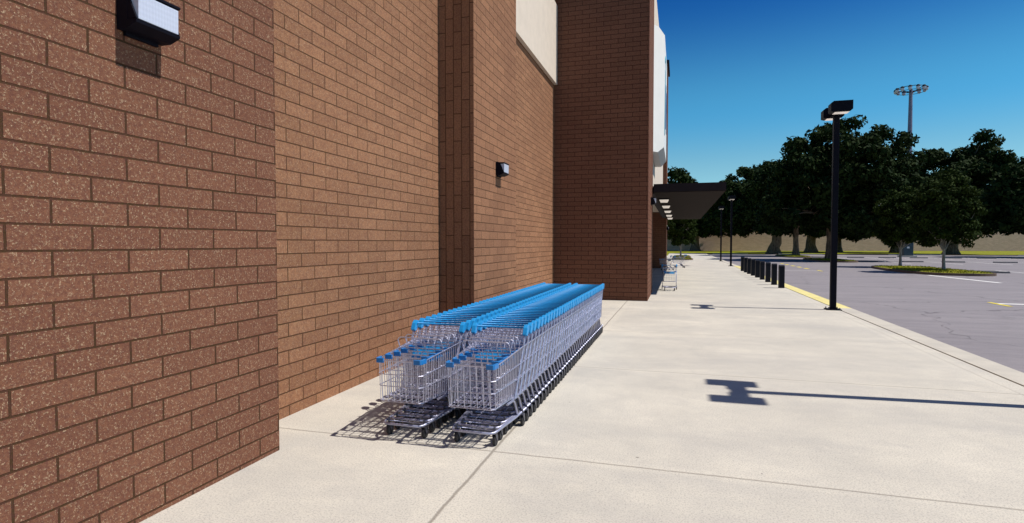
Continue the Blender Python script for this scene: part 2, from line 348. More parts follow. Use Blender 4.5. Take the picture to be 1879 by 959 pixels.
def ordinal(n):
    w = ['', 'first', 'second', 'third', 'fourth', 'fifth', 'sixth', 'seventh', 'eighth', 'ninth', 'tenth', 'eleventh', 'twelfth', 'thirteenth', 'fourteenth', 'fifteenth', 'sixteenth', 'seventeenth', 'eighteenth', 'nineteenth', 'twentieth']
    t = {20: 'twenty', 30: 'thirty', 40: 'forty'}
    if n <= 20: return w[n]
    if n == 30: return 'thirtieth'
    if n == 40: return 'fortieth'
    return t[n // 10 * 10] + '-' + w[n % 10]

# ------------------------------------------------------------------ ground, road, pavement
ZA = -0.10
sheet('ground', -2500, 2500, -2500, 2500, -0.16, M_grass)
sheet('parking_lot', 4.60, 190, -60, 109.1, ZA, M_asph)
bm = B(); box(bm, -9.0, 4.402, -25, 108.9, -0.15, 0.0)
tag(link('sidewalk', bm, M_conc), kind='structure')
for (a, b_, mt, nm) in ((-25, 18.45, M_curb, 'curb'), (18.45, 50.5, M_yellow, 'yellow_curb'), (50.5, 108.9, M_curb, 'curb')):
    bm = B(); prism(bm, [(4.445, -0.15), (4.90, -0.15), (4.89, -0.02), (4.87, 0.0), (4.445, 0.0)], a, b_ - 0.003, 'y')
    tag(link(nm, bm, mt), kind='structure')
sheet('lawn', -160, 190, 109.2, 210, -0.03, M_grass)
bm = B(); box(bm, -9, 190, 108.93, 109.2, -0.15, 0.03); tag(link('curb', bm, M_kerbdark), kind='structure')
sheet('lawn', -60, -1.6, 90, 109.0, 0.008, M_grass)
# pale stretches of the far kerb
for (a, b_) in ((6, 12), (17, 24), (34, 42), (52, 60), (75, 90)):
    bm = B(); box(bm, a, b_, 108.80, 108.925, -0.15, 0.05); tag(link('curb', bm, M_curb), kind='structure')

def line(p, q, w, mat, name='road_marking', z=ZA + 0.004):
    a, b_ = Vector((*p, z)), Vector((*q, z)); d = (b_ - a).normalized(); s = Vector((-d.y, d.x, 0)) * w / 2
    bm = B(); bm.faces.new([bm.verts.new(v) for v in (a - s, b_ - s, b_ + s, a + s)])
    for f in bm.faces:
        if f.normal.z < 0: f.normal_flip()
    return tag(link(name, bm, mat), kind='structure')
line((10.07, 22.7), (10.07, 21.4), 0.14, M_ypaint, z=ZA + 0.008); line((10.1, 22.3), (18.5, 22.3), 0.22, M_wpaint)
line((15.0, 41.0), (15.55, 34.0), 0.24, M_wpaint)
line((5.1, 45.1), (9.75, 45.1), 0.15, M_wpaint)
line((9.85, 46.1), (9.85, 44.6), 0.16, M_ypaint, z=ZA + 0.008)
for yy in (49.1, 51.9, 54.6, 57.5, 60.0): line((9.72, yy - 0.65), (9.72, yy + 0.65), 0.28, M_ypaint)
for x in (21.55, 25.75, 29.6, 33.6, 37.6): line((x, 71.3), (x, 62.8), 0.14, M_wpaint)
for x in (20.9, 24.95, 27.6, 32.2, 36.4, 40.2, 44.5, 49.0): line((x, 89.0), (x, 80.8), 0.14, M_wpaint)
for x in (22.3, 25.6): line((x, 49.5), (x, 43.5), 0.14, M_wpaint)
line((14.4, 74.0), (40, 74.0), 0.12, M_wpaint)

# wheel stops
def make_stop():
    bm = B()
    pts = [(-0.085, 0), (0.085, 0), (0.075, 0.08), (0.05, 0.12), (-0.05, 0.12), (-0.075, 0.08)]
    prism(bm, pts, -0.98, 0.98, 'x')
    for v in bm.verts:
        if abs(v.co.x) > 0.9 and v.co.z > 0.05: v.co.x *= 0.975
    return link('wheel_stop', bm, M_stop)
st0 = None
stops = [(19.9, 46.05, 0.0), (20.1, 45.15, 0.0)] + [(x, 69.2, 0) for x in (19.6, 23.8, 27.5, 32.0, 36.4)] + [(x, 87.6, 0) for x in (18.9, 23.4, 27.2, 30.9, 34.7, 38.5, 42.2)]
rowname = {0: 'nearest row', 1: 'middle row', 2: 'farthest row'}
cnt = {}
for x, y, _ in stops:
    if st0 is None: o = st0 = make_stop()
    else: o = st0.copy(); col.objects.link(o)
    o.location = (x, y, ZA); o.scale = (1.06, 1, 1)
    if y < 50: lab = 'dark concrete wheel stop right of the planted island, %s of the touching pair' % ('front one' if y < 45.5 else 'rear one')
    else:
        r = 1 if y < 75 else 2; cnt[r] = cnt.get(r, 0) + 1
        lab = 'dark wheel stop, %s from the left in the %s across the parking lot' % (ordinal(cnt[r]), rowname[r])
    tag(o, lab, 'wheel stop', 'wheel stops in the parking lot')

# planted islands
def island(pts, label, z=ZA, h=0.16, loc=None):
    cx = sum(p[0] for p in pts) / len(pts); cy = sum(p[1] for p in pts) / len(pts)
    r = empty('planting_island', (cx, cy, z))
    loc_pts = [Vector((p[0] - cx, p[1] - cy)) for p in pts]
    n = len(loc_pts); dense = []
    for i in range(n):
        a, b_ = loc_pts[i], loc_pts[(i + 1) % n]
        for k in range(6): dense.append(a.lerp(b_, k / 6))
    for _ in range(4): dense = [(dense[i - 1] + dense[i] * 2 + dense[(i + 1) % len(dense)]) / 4 for i in range(len(dense))]
    bm = B(); K = len(dense)
    def inset(p, d): return p - p.normalized() * d
    o0 = [bm.verts.new((p.x, p.y, 0)) for p in dense]; o1 = [bm.verts.new((p.x, p.y, h)) for p in dense]
    i1 = [bm.verts.new((*inset(p, 0.16), h)) for p in dense]; i0 = [bm.verts.new((*inset(p, 0.16), 0)) for p in dense]
    for k in range(K):
        j = (k + 1) % K
        for A, C_ in ((o0, o1), (o1, i1), (i1, i0)): bm.faces.new((A[k], A[j], C_[j], C_[k]))
    bmesh.ops.recalc_face_normals(bm, faces=bm.faces)
    link('kerb', bm, M_kerbdark, r)
    bm = B(); rnd = random.Random(len(label)); rings = []
    for f in (1.0, 0.93, 0.8, 0.62, 0.42, 0.2):
        rings.append([bm.verts.new((q.x * f, q.y * f, h - 0.015 + (0.10 * (1 - f) ** 0.6) + rnd.uniform(-0.02, 0.03) * (f < 1))) for q in (inset(p, 0.165) for p in dense)])
    for a, b_ in zip(rings, rings[1:]):
        for k in range(K): bm.faces.new((a[k], a[(k + 1) % K], b_[(k + 1) % K], b_[k]))
    bm.faces.new(rings[-1])
    link('grass', bm, M_grass, r)
    # short blades, one mesh
    bm = B(); A2 = [Vector((v.x, v.y)) for v in dense]
    for _ in range(2600):
        k = rnd.randrange(K); t = math.sqrt(rnd.random()) * 0.97; p = inset(A2[k].lerp(A2[(k + 1) % K], rnd.random()), 0.17) * t
        z0 = h + 0.06 * (1 - t); a = rnd.uniform(0, 6.28); w = 0.03; hh = rnd.uniform(0.05, 0.11)
        bm.faces.new([bm.verts.new((p.x - math.cos(a) * w, p.y - math.sin(a) * w, z0)), bm.verts.new((p.x + math.cos(a) * w, p.y + math.sin(a) * w, z0)), bm.verts.new((p.x + rnd.uniform(-.04, .04), p.y + rnd.uniform(-.04, .04), z0 + hh))])
    tag(link('grass_blades', bm, M_grass, r), kind='stuff')
    return tag(r, label, 'planted island', 'kerbed grass islands')
island([(15.1, 53.3), (18.6, 53.0), (18.9, 47.0), (18.9, 41.2), (17.6, 40.4), (15.4, 40.9), (14.7, 43.5), (14.6, 48)], 'kerbed grass island with two slender pale-barked trees, nearest in the parking lot')
island([(14.6, 77), (17.2, 77), (18.0, 71), (18.2, 66.2), (16.6, 65.3), (14.9, 66.5), (14.3, 72)], 'kerbed grass island under the thick-trunked tree behind the near black lamp post')
island([(14.6, 98), (17.6, 98), (18.0, 92), (17.8, 86), (16.4, 85), (14.7, 86), (14.4, 92)], 'farthest kerbed grass island with a rough brown trunk, left of the near lamp post')
island([(-0.75, 66), (1.65, 66), (1.65, 71.5), (-0.75, 71.5)], 'small grass bed on the sidewalk holding a slender tree beyond the store tower', 0.0, 0.12)
island([(-0.75, 78), (1.65, 78), (1.65, 84), (-0.75, 84)], 'small treeless grass bed on the sidewalk behind the slender tree bed', 0.0, 0.12)

# ------------------------------------------------------------------ store building
bld = empty('store_building', (-6, 20, 0))
tag(bld, 'big brown brick store with pilasters, cream panels, towers and a dark flat canopy', 'building')
def bpart(name, bm, mat, **k):
    o = link(name, bm, mat, None, **k); o.parent = bld; o.matrix_parent_inverse = Matrix.Translation((6, -20, 0)); return o
HW = 10.2
XW = -4.10
bm = B(); box(bm, -9, XW, -25, 22.3, -0.1, HW); bpart('brick_wall', bm, M_brick_B)
for (y0, y1, mt) in ((-21.0, -12.5, M_brick_B), (-8.0, 4.285, M_brick_A), (9.27, 11.93, M_brick_C)):
    bm = B(); box(bm, XW + 0.002, -3.445 if y0 > 5 else -3.5, y0, y1, -0.1, HW + 0.3); bpart('pilaster', bm, mt)
# cream stucco panel standing proud of the brick, with drip edge
bm = B(); box(bm, XW + 0.002, XW + 0.11, 11.95, 18.86, 7.27, HW - 0.3); bpart('stucco_panel', bm, M_stucco)
bm = B(); box(bm, -9, XW + 0.16, -25, 18.85, HW, HW + 0.35); bpart('parapet_cap', bm, M_canopy)
# towers
TH = 15.3
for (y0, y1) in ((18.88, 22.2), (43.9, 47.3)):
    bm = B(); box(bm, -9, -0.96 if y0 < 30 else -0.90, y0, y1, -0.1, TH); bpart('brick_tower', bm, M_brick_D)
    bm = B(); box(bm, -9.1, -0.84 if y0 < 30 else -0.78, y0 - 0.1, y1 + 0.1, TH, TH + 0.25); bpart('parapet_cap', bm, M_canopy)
# entrance between the towers: white upper front, recessed brick wall with glass doors under the canopy
bm = B(); box(bm, -9, -1.17, 22.202, 43.898, 4.25, 14.2); bpart('white_facade', bm, M_stucco)
bm = B(); box(bm, -9, -5.2, 22.202, 43.898, -0.1, 4.248); bpart('entrance_wall', bm, M_brick_B)
door = None
for k in range(4):
    y0 = 27 + k * 3.2
    bm = B(); box(bm, -5.198, -5.12, y0, y0 + 2.8, 0.0, 2.7); f = bpart('entrance_door', bm, M_canopy)
    bm = B()
    for j in range(2): box(bm, -5.118, -5.10, y0 + 0.12 + j * 1.33, y0 + 1.35 + j * 1.33, 0.15, 2.55)
    g_ = link('glass_pane', bm, M_glassdark, f)
bm = B(); box(bm, -9, XW, 47.302, 64, -0.1, HW); bpart('brick_wall', bm, M_brick_B)
bm = B(); box(bm, -9, XW - 0.02, 64.0, 64.2, -0.1, HW); bpart('corner_trim', bm, M_stucco)
# canopy
bm = B()
CX = 1.62; CY0, CY1 = 21.5, 46.0
box(bm, -0.90, CX, CY0, CY1, 3.80, 4.09)
cn = bpart('canopy', bm, M_canopy)
bm = B(); box(bm, -1.16, -0.903, 22.3, 43.8, 3.80, 4.09); bpart('canopy_wall_flashing', bm, M_canopy)
bm = B(); box(bm, -0.88, CX - 0.02, CY0 + 0.02, CY1 - 0.02, 3.774, 3.797); so = link('soffit', bm, M_soffit, cn)
# sign cabinet: white with clipped corners, coloured lettering strokes on its street face
sg = empty('store_sign', (-0.85, 26, 8.3))
tag(sg, 'tall white sign cabinet with clipped corners and blue and cyan lettering above the canopy', 'sign')
bm = B(); z0, z1 = -2.58, 2.62
prism(bm, [(-0.318, z0), (-0.02, z0), (0.22, z0 + 0.26), (0.22, z1 - 0.26), (-0.02, z1), (-0.318, z1)], -2.0, 3.2, 'y')
for v_ in bm.verts:
    if v_.co.y < 0: v_.co.y += (v_.co.x + 0.318) * 1.5  # near end slanted so that its white face catches the sun
link('cabinet', bm, M_white, sg)
def stroke(y0, z0, y1, z1, w, mat):
    bm = B(); pts = []
    for i in range(9):
        t = i / 8; pts.append((0, y0 + (y1 - y0) * t, z0 + (z1 - z0) * t + math.sin(t * math.pi) * 0.25))
    tube(bm, pts, w, 6)
    for v in bm.verts: v.co.x = 0.232 + v.co.x * 0.08
    return link('lettering', bm, mat, sg)
stroke(-0.7, -1.7, 0.3, 1.3, 0.13, M_sign_cyan); stroke(-0.5, 1.5, 0.9, 1.6, 0.12, M_sign_cyan)
stroke(0.6, -1.2, 1.4, 0.9, 0.12, M_sign_blue); stroke(1.8, -1.2, 2.7, 0.9, 0.12, M_sign_blue)

# wall pack lamps
def make_wall_lamp():
    r = empty('wall_lamp')
    bm = B()   # dark housing with a tray under the lens and a brow over it
    prism(bm, [(0.0, -0.10), (0.12, -0.10), (0.235, -0.070), (0.243, -0.048), (0.135, -0.044), (0.135, 0.122), (0.25, 0.128), (0.25, 0.146), (0.0, 0.15)], -0.165, 0.165, 'y')
    link('housing', bm, M_black, r, bevel=0.005)
    bm = B(); prism(bm, [(0.137, -0.042), (0.240, -0.044), (0.244, 0.118), (0.137, 0.118)], -0.150, 0.150, 'y')
    link('lens', bm, M_lens, r, bevel=0.004)
    for s_ in (-1, 1):
        bm = B(); prism(bm, [(0.136, -0.043), (0.236, -0.043), (0.136, 0.116)], s_ * 0.158 - 0.006, s_ * 0.158 + 0.006, 'y'); link('side_cheek', bm, M_black, r)
    bm = B(); box(bm, -0.0, 0.035, -0.12, 0.12, -0.125, 0.17); link('back_plate', bm, M_black, r, bevel=0.004)
    return r
l0 = make_wall_lamp(); l0.location = (-3.498, 2.965, 3.385); l0.scale = (0.70, 1.0, 1)
tag(l0, 'large boxy wall lamp with ribbed lens at the top left on the nearest brick pilaster', 'wall lamp', 'wall lamps on the brick')
l1 = dup(l0); l1.location = (-3.443, 10.66, 3.335); tag(l1, 'small wall lamp mounted on the brick pilaster above the cart rows', 'wall lamp')
l2 = dup(l0); l2.location = (-0.958, 20.75, 3.38); tag(l2, 'wall lamp seen side-on on the lit flank of the brick tower below the canopy', 'wall lamp')
l3 = dup(l0); l3.location = (-0.898, 45.6, 3.05); tag(l3, 'tiny distant wall lamp on the flank of the farther brick tower', 'wall lamp')

# soffit lights
def make_soffit_light():
    r = empty('canopy_light')
    bm = B(); box(bm, -0.22, 0.22, -0.22, 0.22, -0.045, 0.0); link('frame', bm, M_black, r, bevel=0.004)
    bm = B()
    vs = [(-0.19, -0.19, -0.047), (0.19, -0.19, -0.047), (0.19, 0.19, -0.047), (-0.19, 0.19, -0.047)]
    v2 = [(-0.14, -0.14, -0.15), (0.14, -0.14, -0.15), (0.14, 0.14, -0.15), (-0.14, 0.14, -0.15)]
    a = [bm.verts.new(p) for p in vs]; b_ = [bm.verts.new(p) for p in v2]
    bm.faces.new(a); bm.faces.new(b_[::-1])
    for i in range(4): bm.faces.new((a[i], b_[i], b_[(i + 1) % 4], a[(i + 1) % 4]))
    bmesh.ops.recalc_face_normals(bm, faces=bm.faces)
    link('lens', bm, M_lens2, r); return r
s0 = None
for k, y in enumerate((24.6, 28.6, 33.0, 37.8, 42.0)):
    if s0 is None: o = s0 = make_soffit_light()
    else: o = dup(s0)
    o.location = (-0.60, y, 3.772)
    tag(o, '%s square pale ceiling light under the dark canopy, counted from the near edge' % ordinal(k + 1), 'canopy light', 'square lights under the canopy')

# ------------------------------------------------------------------ boundary wall
wl_ = empty('boundary_wall', (0, 149, 0), R(14)); tag(wl_, 'long tall weathered brown block wall with pale coping behind the trees', 'wall')  # wall turned off its true line so the sun grazes this side
bm = B(); box(bm, -130, 160, 0, 0.5, -0.1, 5.65); link('wall_body', bm, M_bwall, wl_)
bm = B(); box(bm, -130, 160, -0.08, 0.58, 5.652, 5.9); link('coping', bm, M_curb, wl_)

# ------------------------------------------------------------------ lamp posts
def make_lamp_post():
    r = empty('lamp_post')
    bm = B(); box(bm, -0.075, 0.075, -0.075, 0.075, 0.025, 5.62); link('pole', bm, M_black, r, bevel=0.012)
    bm = B(); box(bm, -0.19, 0.19, -0.19, 0.19, 0.0, 0.025); box(bm, -0.095, 0.095, -0.095, 0.095, 0.027, 0.06); link('base_plate', bm, M_black, r)
    for sx in (-1, 1):
        for sy in (-1, 1):
            bm = B(); cyl(bm, (sx * 0.145, sy * 0.145, 0.045), 0.016, 0.05, 'z', 6); link('bolt', bm, M_fork, r)
    for s in (-1, 1):
        bm = B(); box(bm, -0.09, 0.09, min(s * 0.075, s * 0.25), max(s * 0.075, s * 0.25), 5.52, 5.64); link('arm', bm, M_black, r)
        bm = B()
        prism(bm, [(-0.20, 5.50), (0.20, 5.50), (0.27, 5.56), (0.27, 5.80), (-0.20, 5.80), (-0.27, 5.745), (-0.27, 5.52)], s * 0.42 - 0.165, s * 0.42 + 0.165, 'y')
        hd = link('lamp_head', bm, M_black, r, bevel=0.006)
        bm = B(); box(bm, -0.17, 0.19, s * 0.42 - 0.13, s * 0.42 + 0.13, 5.488, 5.498); link('lens', bm, M_lens2, hd)
    return r
LP = [((4.25, 17.96), 'nearest black twin-head lamp post, in full view at the sidewalk edge by the yellow curb'),
      ((4.25, 7.93), 'black lamp post outside the right edge, casting the large twin-head shadow on the sidewalk'),
      ((4.18, 49.8), 'distant black lamp post just behind the bollards, right one of the two'),
      ((4.30, 63.1), 'farthest black lamp post beyond the bollards, left one of the two')]
p0 = None
for (x, y), lab in LP:
    o = make_lamp_post() if p0 is None else dup(p0); p0 = p0 or o
    o.location = (x, y, 0); tag(o, lab, 'lamp post', 'twin-head lamp posts along the sidewalk')

# ------------------------------------------------------------------ bollards
def make_bollard():
    r = empty('bollard')
    bm = B(); s = 0.108
    pts = [(-s, 0.0), (s, 0.0), (s, 0.84), (s * 0.93, 0.915), (s * 0.75, 0.955), (s * 0.4, 0.975), (-s * 0.4, 0.975), (-s * 0.75, 0.955), (-s * 0.93, 0.915), (-s, 0.84)]
    prism(bm, pts, -0.108, 0.108, 'x'); link('sleeve', bm, M_bollard, r, bevel=0.012)
    bm = B()
    for z in (0.80, 0.86): box(bm, -0.110, 0.110, -0.110, 0.110, z, z + 0.018)
    link('groove_band', bm, M_black, r)
    return r
b0 = None
for k, y in enumerate((26.1, 28.0, 29.85, 31.8, 33.7, 35.6, 37.5, 39.3, 41.2)):
    o = make_bollard() if b0 is None else dup(b0); b0 = b0 or o
    o.location = (4.21, y, 0); o.rotation_euler = (0, 0, R(2))
    lab = {0: 'nearest dark square bollard at the yellow curb, set apart from the others', 8: 'farthest dark square bollard at the end of the row'}.get(k, '%s dark square bollard from the near end of the row along the yellow curb' % ordinal(k + 1))
    tag(o, lab, 'bollard', 'dark bollards along the curb')

# ------------------------------------------------------------------ shopping carts
def lerp(a, b, t): return a + (b - a) * t
def make_cart():
    r = empty('shopping_cart')
    # local: handle over y=0, nose at -y
    NY = -0.95
    def hw(y, z):  # basket half width
        t = (y - NY) / (0 - NY); return lerp(0.225, 0.275, t) + (z - 0.37) * 0.03
    def ztop(y): return lerp(0.775, 0.825, (y - NY) / 0.95)
    bm = B(); ry = -0.10; fyb = NY + 0.03
    wr = 0.0036
    def fy(z): return NY + 0.03 * (0.78 - z) / 0.4
    # rim, U shaped, open to the rear
    def U(z0, z1, r_, rear=ry):
        f = fy(z0)
        tube(bm, [(-hw(rear, z1), rear, z1), (-hw(f + 0.03, z0), f + 0.03, z0), (-hw(f, z0) + 0.03, f, z0), (hw(f, z0) - 0.03, f, z0), (hw(f + 0.03, z0), f + 0.03, z0), (hw(rear, z1), rear, z1)], r_, 5)
    U(0.775, 0.825, 0.0062); U(0.64, 0.66, 0.0048); U(0.525, 0.51, 0.0048); U(0.375, 0.345, 0.006)
    # vertical wires, front
    for k in range(7):
        x = lerp(-0.19, 0.19, k / 6); tube(bm, [(x * 1.03, fy(0.775), 0.775), (x, fy(0.375), 0.375)], wr, 4)
    for s in (-1, 1):   # sides
        for k in range(17):
            y = lerp(NY + 0.06, ry - 0.01, k / 16)
            zt, zb = ztop(y), lerp(0.375, 0.345, (y - NY) / 0.85)
            tube(bm, [(s * hw(y, zt), y, zt), (s * hw(y, zb), y, zb)], wr, 4)
    # bottom
    for k in range(9):
        x = lerp(-0.2, 0.2, k / 8); tube(bm, [(x, fyb, 0.372), (x * 1.15, ry, 0.344)], wr, 4)
    for k in range(8):
        y = lerp(NY + 0.1, ry, k / 7); w = hw(y, 0.36); z = lerp(0.375, 0.345, (y - NY) / 0.85); tube(bm, [(-w, y, z - .004), (w, y, z - .004)], wr, 4)
    link('basket', bm, M_wire, r)
    # rear gate folded up by the next cart: rounded hoop with grid
    bm = B()
    def H(y0, z0, y1, z1, w):
        tube(bm, [(-w, y0, z0), (-w, y1 - 0.004, z1 - 0.03), (-w + 0.012, y1, z1 - 0.008), (-w + 0.03, y1, z1), (w - 0.03, y1, z1), (w - 0.012, y1, z1 - 0.008), (w, y1 - 0.004, z1 - 0.03), (w, y0, z0)], 0.0058, 5)
    H(-0.40, 0.70, -0.50, 0.925, 0.245)
    for x in (-0.15, -0.05, 0.05, 0.15): tube(bm, [(x, -0.42, 0.74), (x, -0.50, 0.925)], wr, 4)
    tube(bm, [(-0.245, -0.45, 0.81), (0.245, -0.45, 0.81)], wr, 4)
    for k in range(4):
        z = lerp(0.80, 0.93, k / 3); y = lerp(-0.14, -0.05, k / 3); tube(bm, [(-0.262, y, z), (0.262, y, z)], wr, 4)
    for k in range(7):
        x = lerp(-0.24, 0.24, k / 6); tube(bm, [(x, -0.14, 0.80), (x, -0.05, 0.93)], wr, 4)
    cs = link('child_seat', bm, M_wire, r)
    bm = B()
    v = [(-0.20, -0.30, 0.66), (0.20, -0.30, 0.66), (0.20, -0.245, 0.755), (-0.20, -0.245, 0.755)]
    a = [bm.verts.new(p) for p in v]; f = bm.faces.new(a); e = bmesh.ops.extrude_face_region(bm, geom=[f])
    for g_ in e['geom']:
        if isinstance(g_, bmesh.types.BMVert): g_.co += Vector((0, 0.008, -0.005))
    bmesh.ops.recalc_face_normals(bm, faces=bm.faces)
    link('seat_flap', bm, M_blue, cs, bevel=0.002)
    # handle
    bm = B(); tube(bm, [(-0.275, 0, 1.0), (0.275, 0, 1.0)], 0.0105, 8); hd = link('handle', bm, M_blue, r, smooth=True)
    for s in (-1, 1):
        bm = B()
        prism(bm, [(0.034, 1.026), (-0.008, 1.038), (-0.050, 1.008), (-0.085, 0.940), (-0.052, 0.918), (-0.004, 0.940), (0.034, 0.985)], s * 0.288 - 0.023, s * 0.288 + 0.023, 'x')
        link('end_cap', bm, M_blue, hd, bevel=0.005)
    # nose corner bumpers
    for s in (-1, 1):
        bm = B(); x = s * 0.222
        prism(bm, [(x - s * 0.062, NY - 0.010), (x + s * 0.006, NY - 0.012), (x + s * 0.020, NY + 0.004), (x + s * 0.028, NY + 0.095), (x + s * 0.008, NY + 0.095), (x - s * 0.004, NY + 0.016), (x - s * 0.062, NY + 0.012)], 0.752, 0.797, 'z')
        link('corner_bumper', bm, M_bumper, r, bevel=0.003)
    # side posts: twin wires from the cap down, leg down to the base
    for s in (-1, 1):
        bm = B()
        for dy in (0.0, 0.034):
            tube(bm, [(s * 0.288, -0.045 + dy, 0.95), (s * 0.286, -0.075 + dy, 0.915), (s * 0.285, -0.105 + dy, 0.865), (s * 0.282, -0.135 + dy, 0.78), (s * 0.272, -0.40 + dy * .6, 0.345)], 0.0065, 6)
        tube(bm, [(s * 0.258, -0.62, 0.345), (s * 0.262, -0.44, 0.335), (s * 0.264, -0.40, 0.315), (s * 0.266, -0.37, 0.28), (s * 0.272, -0.30, 0.165)], 0.0125, 7)
        link('side_post', bm, M_tube, r)
        bm = B()
        prism(bm, [(-0.44, 0.318), (-0.345, 0.325), (-0.200, 0.150), (-0.295, 0.150)], s * 0.262 - 0.004, s * 0.262 + 0.004, 'x')  # dark plate standing in for the shaded gap between nested legs
        link('leg_shade_plate', bm, M_rubber, r)
    # base frame
    bm = B(); z = 0.145
    tube(bm, [(-0.285, -0.02, z), (-0.268, -0.35, z), (-0.222, -0.80, z + 0.004), (-0.205, -0.862, z), (-0.172, -0.888, z - 0.002), (0.172, -0.888, z - 0.002), (0.205, -0.862, z), (0.222, -0.80, z + 0.004), (0.268, -0.35, z), (0.285, -0.02, z)], 0.0125, 7)
    for y in (-0.80, -0.62, -0.45, -0.27, -0.1):
        w = lerp(0.225, 0.28, (y + 0.8) / 0.8); tube(bm, [(-w, y, z + 0.002), (w, y, z + 0.002)], 0.0055, 5)
    for x in (-0.09, 0.0, 0.09): tube(bm, [(x, -0.80, z + 0.008), (x * 1.2, -0.1, z + 0.008)], 0.0036, 4)
    link('base_frame', bm, M_tube, r, smooth=True)
    # casters
    for (x, y) in ((-0.19, -0.795), (0.19, -0.795), (-0.285, -0.16), (0.285, -0.16)):
        bm = B()
        prism(bm, [(y - 0.028, 0.118), (y + 0.022, 0.125), (y + 0.030, 0.050), (y + 0.010, 0.045)], x - 0.020, x - 0.016, 'x')
        prism(bm, [(y - 0.028, 0.118), (y + 0.022, 0.125), (y + 0.030, 0.050), (y + 0.010, 0.045)], x + 0.016, x + 0.020, 'x')
        box(bm, x - 0.021, x + 0.021, y - 0.03, y + 0.024, 0.118, 0.128)
        cyl(bm, (x, y - 0.004, 0.15), 0.012, 0.056, 'z', 8)
        c = link('caster', bm, M_fork, r)
        bm = B(); cyl(bm, (x, y + 0.018, 0.0555), 0.055, 0.026, 'x', 16); link('wheel', bm, M_rubber, c, bevel=0.0)
    return r
cart0 = make_cart()
NC, PITCH = 39, 0.1665
first = True
rr = random.Random(11)
for row, xc in (('nearer the sidewalk', -1.828), ('nearer the brick wall', -2.545)):
    for i in range(NC):
        o = cart0 if first else dup(cart0); first = False
        o.location = (xc + rr.uniform(-0.003, 0.003), 5.74 + i * PITCH + rr.uniform(-0.006, 0.006), 0)
        o.rotation_euler = (0, 0, R(rr.uniform(-0.25, 0.25)))
        pos = 'front-most' if i == 0 else ('rear-most' if i == NC - 1 else ordinal(i + 1) + ' from the front')
        tag(o, 'blue-handled wire cart, %s in the row %s' % (pos, row), 'shopping cart', 'nested shopping carts in the row ' + row)
for (x, y, a, lab) in ((-0.35, 24.0, 2, 'lone upright shopping cart with blue handle standing at the entrance under the canopy'),
                       (-0.35, 41.3, -62, 'loose shopping cart turned sideways beside the farther brick tower'),
                       (0.55, 45.6, -80, 'farthest loose shopping cart, small and sideways on the sidewalk')):
    o = dup(cart0); o.location = (x, y, 0); o.rotation_euler = (0, 0, R(a)); tag(o, lab, 'shopping cart', 'loose shopping carts by the entrance')

# ------------------------------------------------------------------ stadium light pole
pl = empty('stadium_light_pole', (32.2, 95.5, ZA)); tag(pl, 'very tall grey floodlight mast with a ring of lamps above the trees', 'floodlight mast')
bm = B(); tube(bm, [(0, 0, 0.2), (0, 0, 8), (0.0, 0, 16), (0.0, 0, 24.4)], [0.52, 0.43, 0.32, 0.22], 12); link('mast', bm, M_galv, pl, smooth=False)
bm = B(); ring = [(math.cos(2 * math.pi * k / 24) * 1.8, math.sin(2 * math.pi * k / 24) * 1.8, 24.5) for k in range(24)]
tube(bm, ring, 0.05, 5, closed=True); ring2 = [(x * 0.97, y * 0.97, 24.0) for x, y, z in ring]; tube(bm, ring2, 0.035, 5, closed=True)
for k in range(6):
    a = k * math.pi / 3 + 0.2; tube(bm, [(0.2 * math.cos(a), 0.2 * math.sin(a), 23.9), (1.8 * math.cos(a), 1.8 * math.sin(a), 24.5)], 0.05, 5)
link('lamp_ring', bm, M_black, pl)
for k in range(12):
    a = k * math.pi / 6 + 0.15; cx, cy = 1.84 * math.cos(a), 1.84 * math.sin(a)
    bm = B(); prof = [(0.05, 0.28), (0.16, 0.26), (0.24, 0.12), (0.26, 0.0)]
    tube(bm, [(cx, cy, 24.35 + z - 0.02) for _, z in prof[::-1]], [r_ for r_, _ in prof[::-1]], 10)
    fl = link('floodlight', bm, M_black, pl)
    bm = B(); tube(bm, [(cx, cy, 24.33), (cx, cy, 24.15), (cx, cy, 23.95)], [0.25, 0.24, 0.13], 10); link('lens', bm, M_lens, fl)
bm = B(); box(bm, -0.6, 0.6, -0.55, 0.55, 0, 2.45); link('base_cabinet', bm, M_teal, pl, bevel=0.03)
bm = B(); box(bm, -0.95, 0.95, -0.9, 0.9, 0, 0.2); link('footing', bm, M_curb, pl)
bm = B(); box(bm, -0.22, 0.10, -0.56, -0.552, 1.25, 1.5); link('notice_plate', bm, M_wpaint, pl)
bm = B(); tube(bm, [(-1.25, 0, 14.0), (-0.85, 0, 13.9), (-0.5, 0, 14.7), (0.5, 0, 14.5), (0.9, 0, 14.2)], 0.06, 5); box(bm, -1.5, -1.1, -0.1, 0.1, 13.9, 14.15); link('service_bracket', bm, M_black, pl)

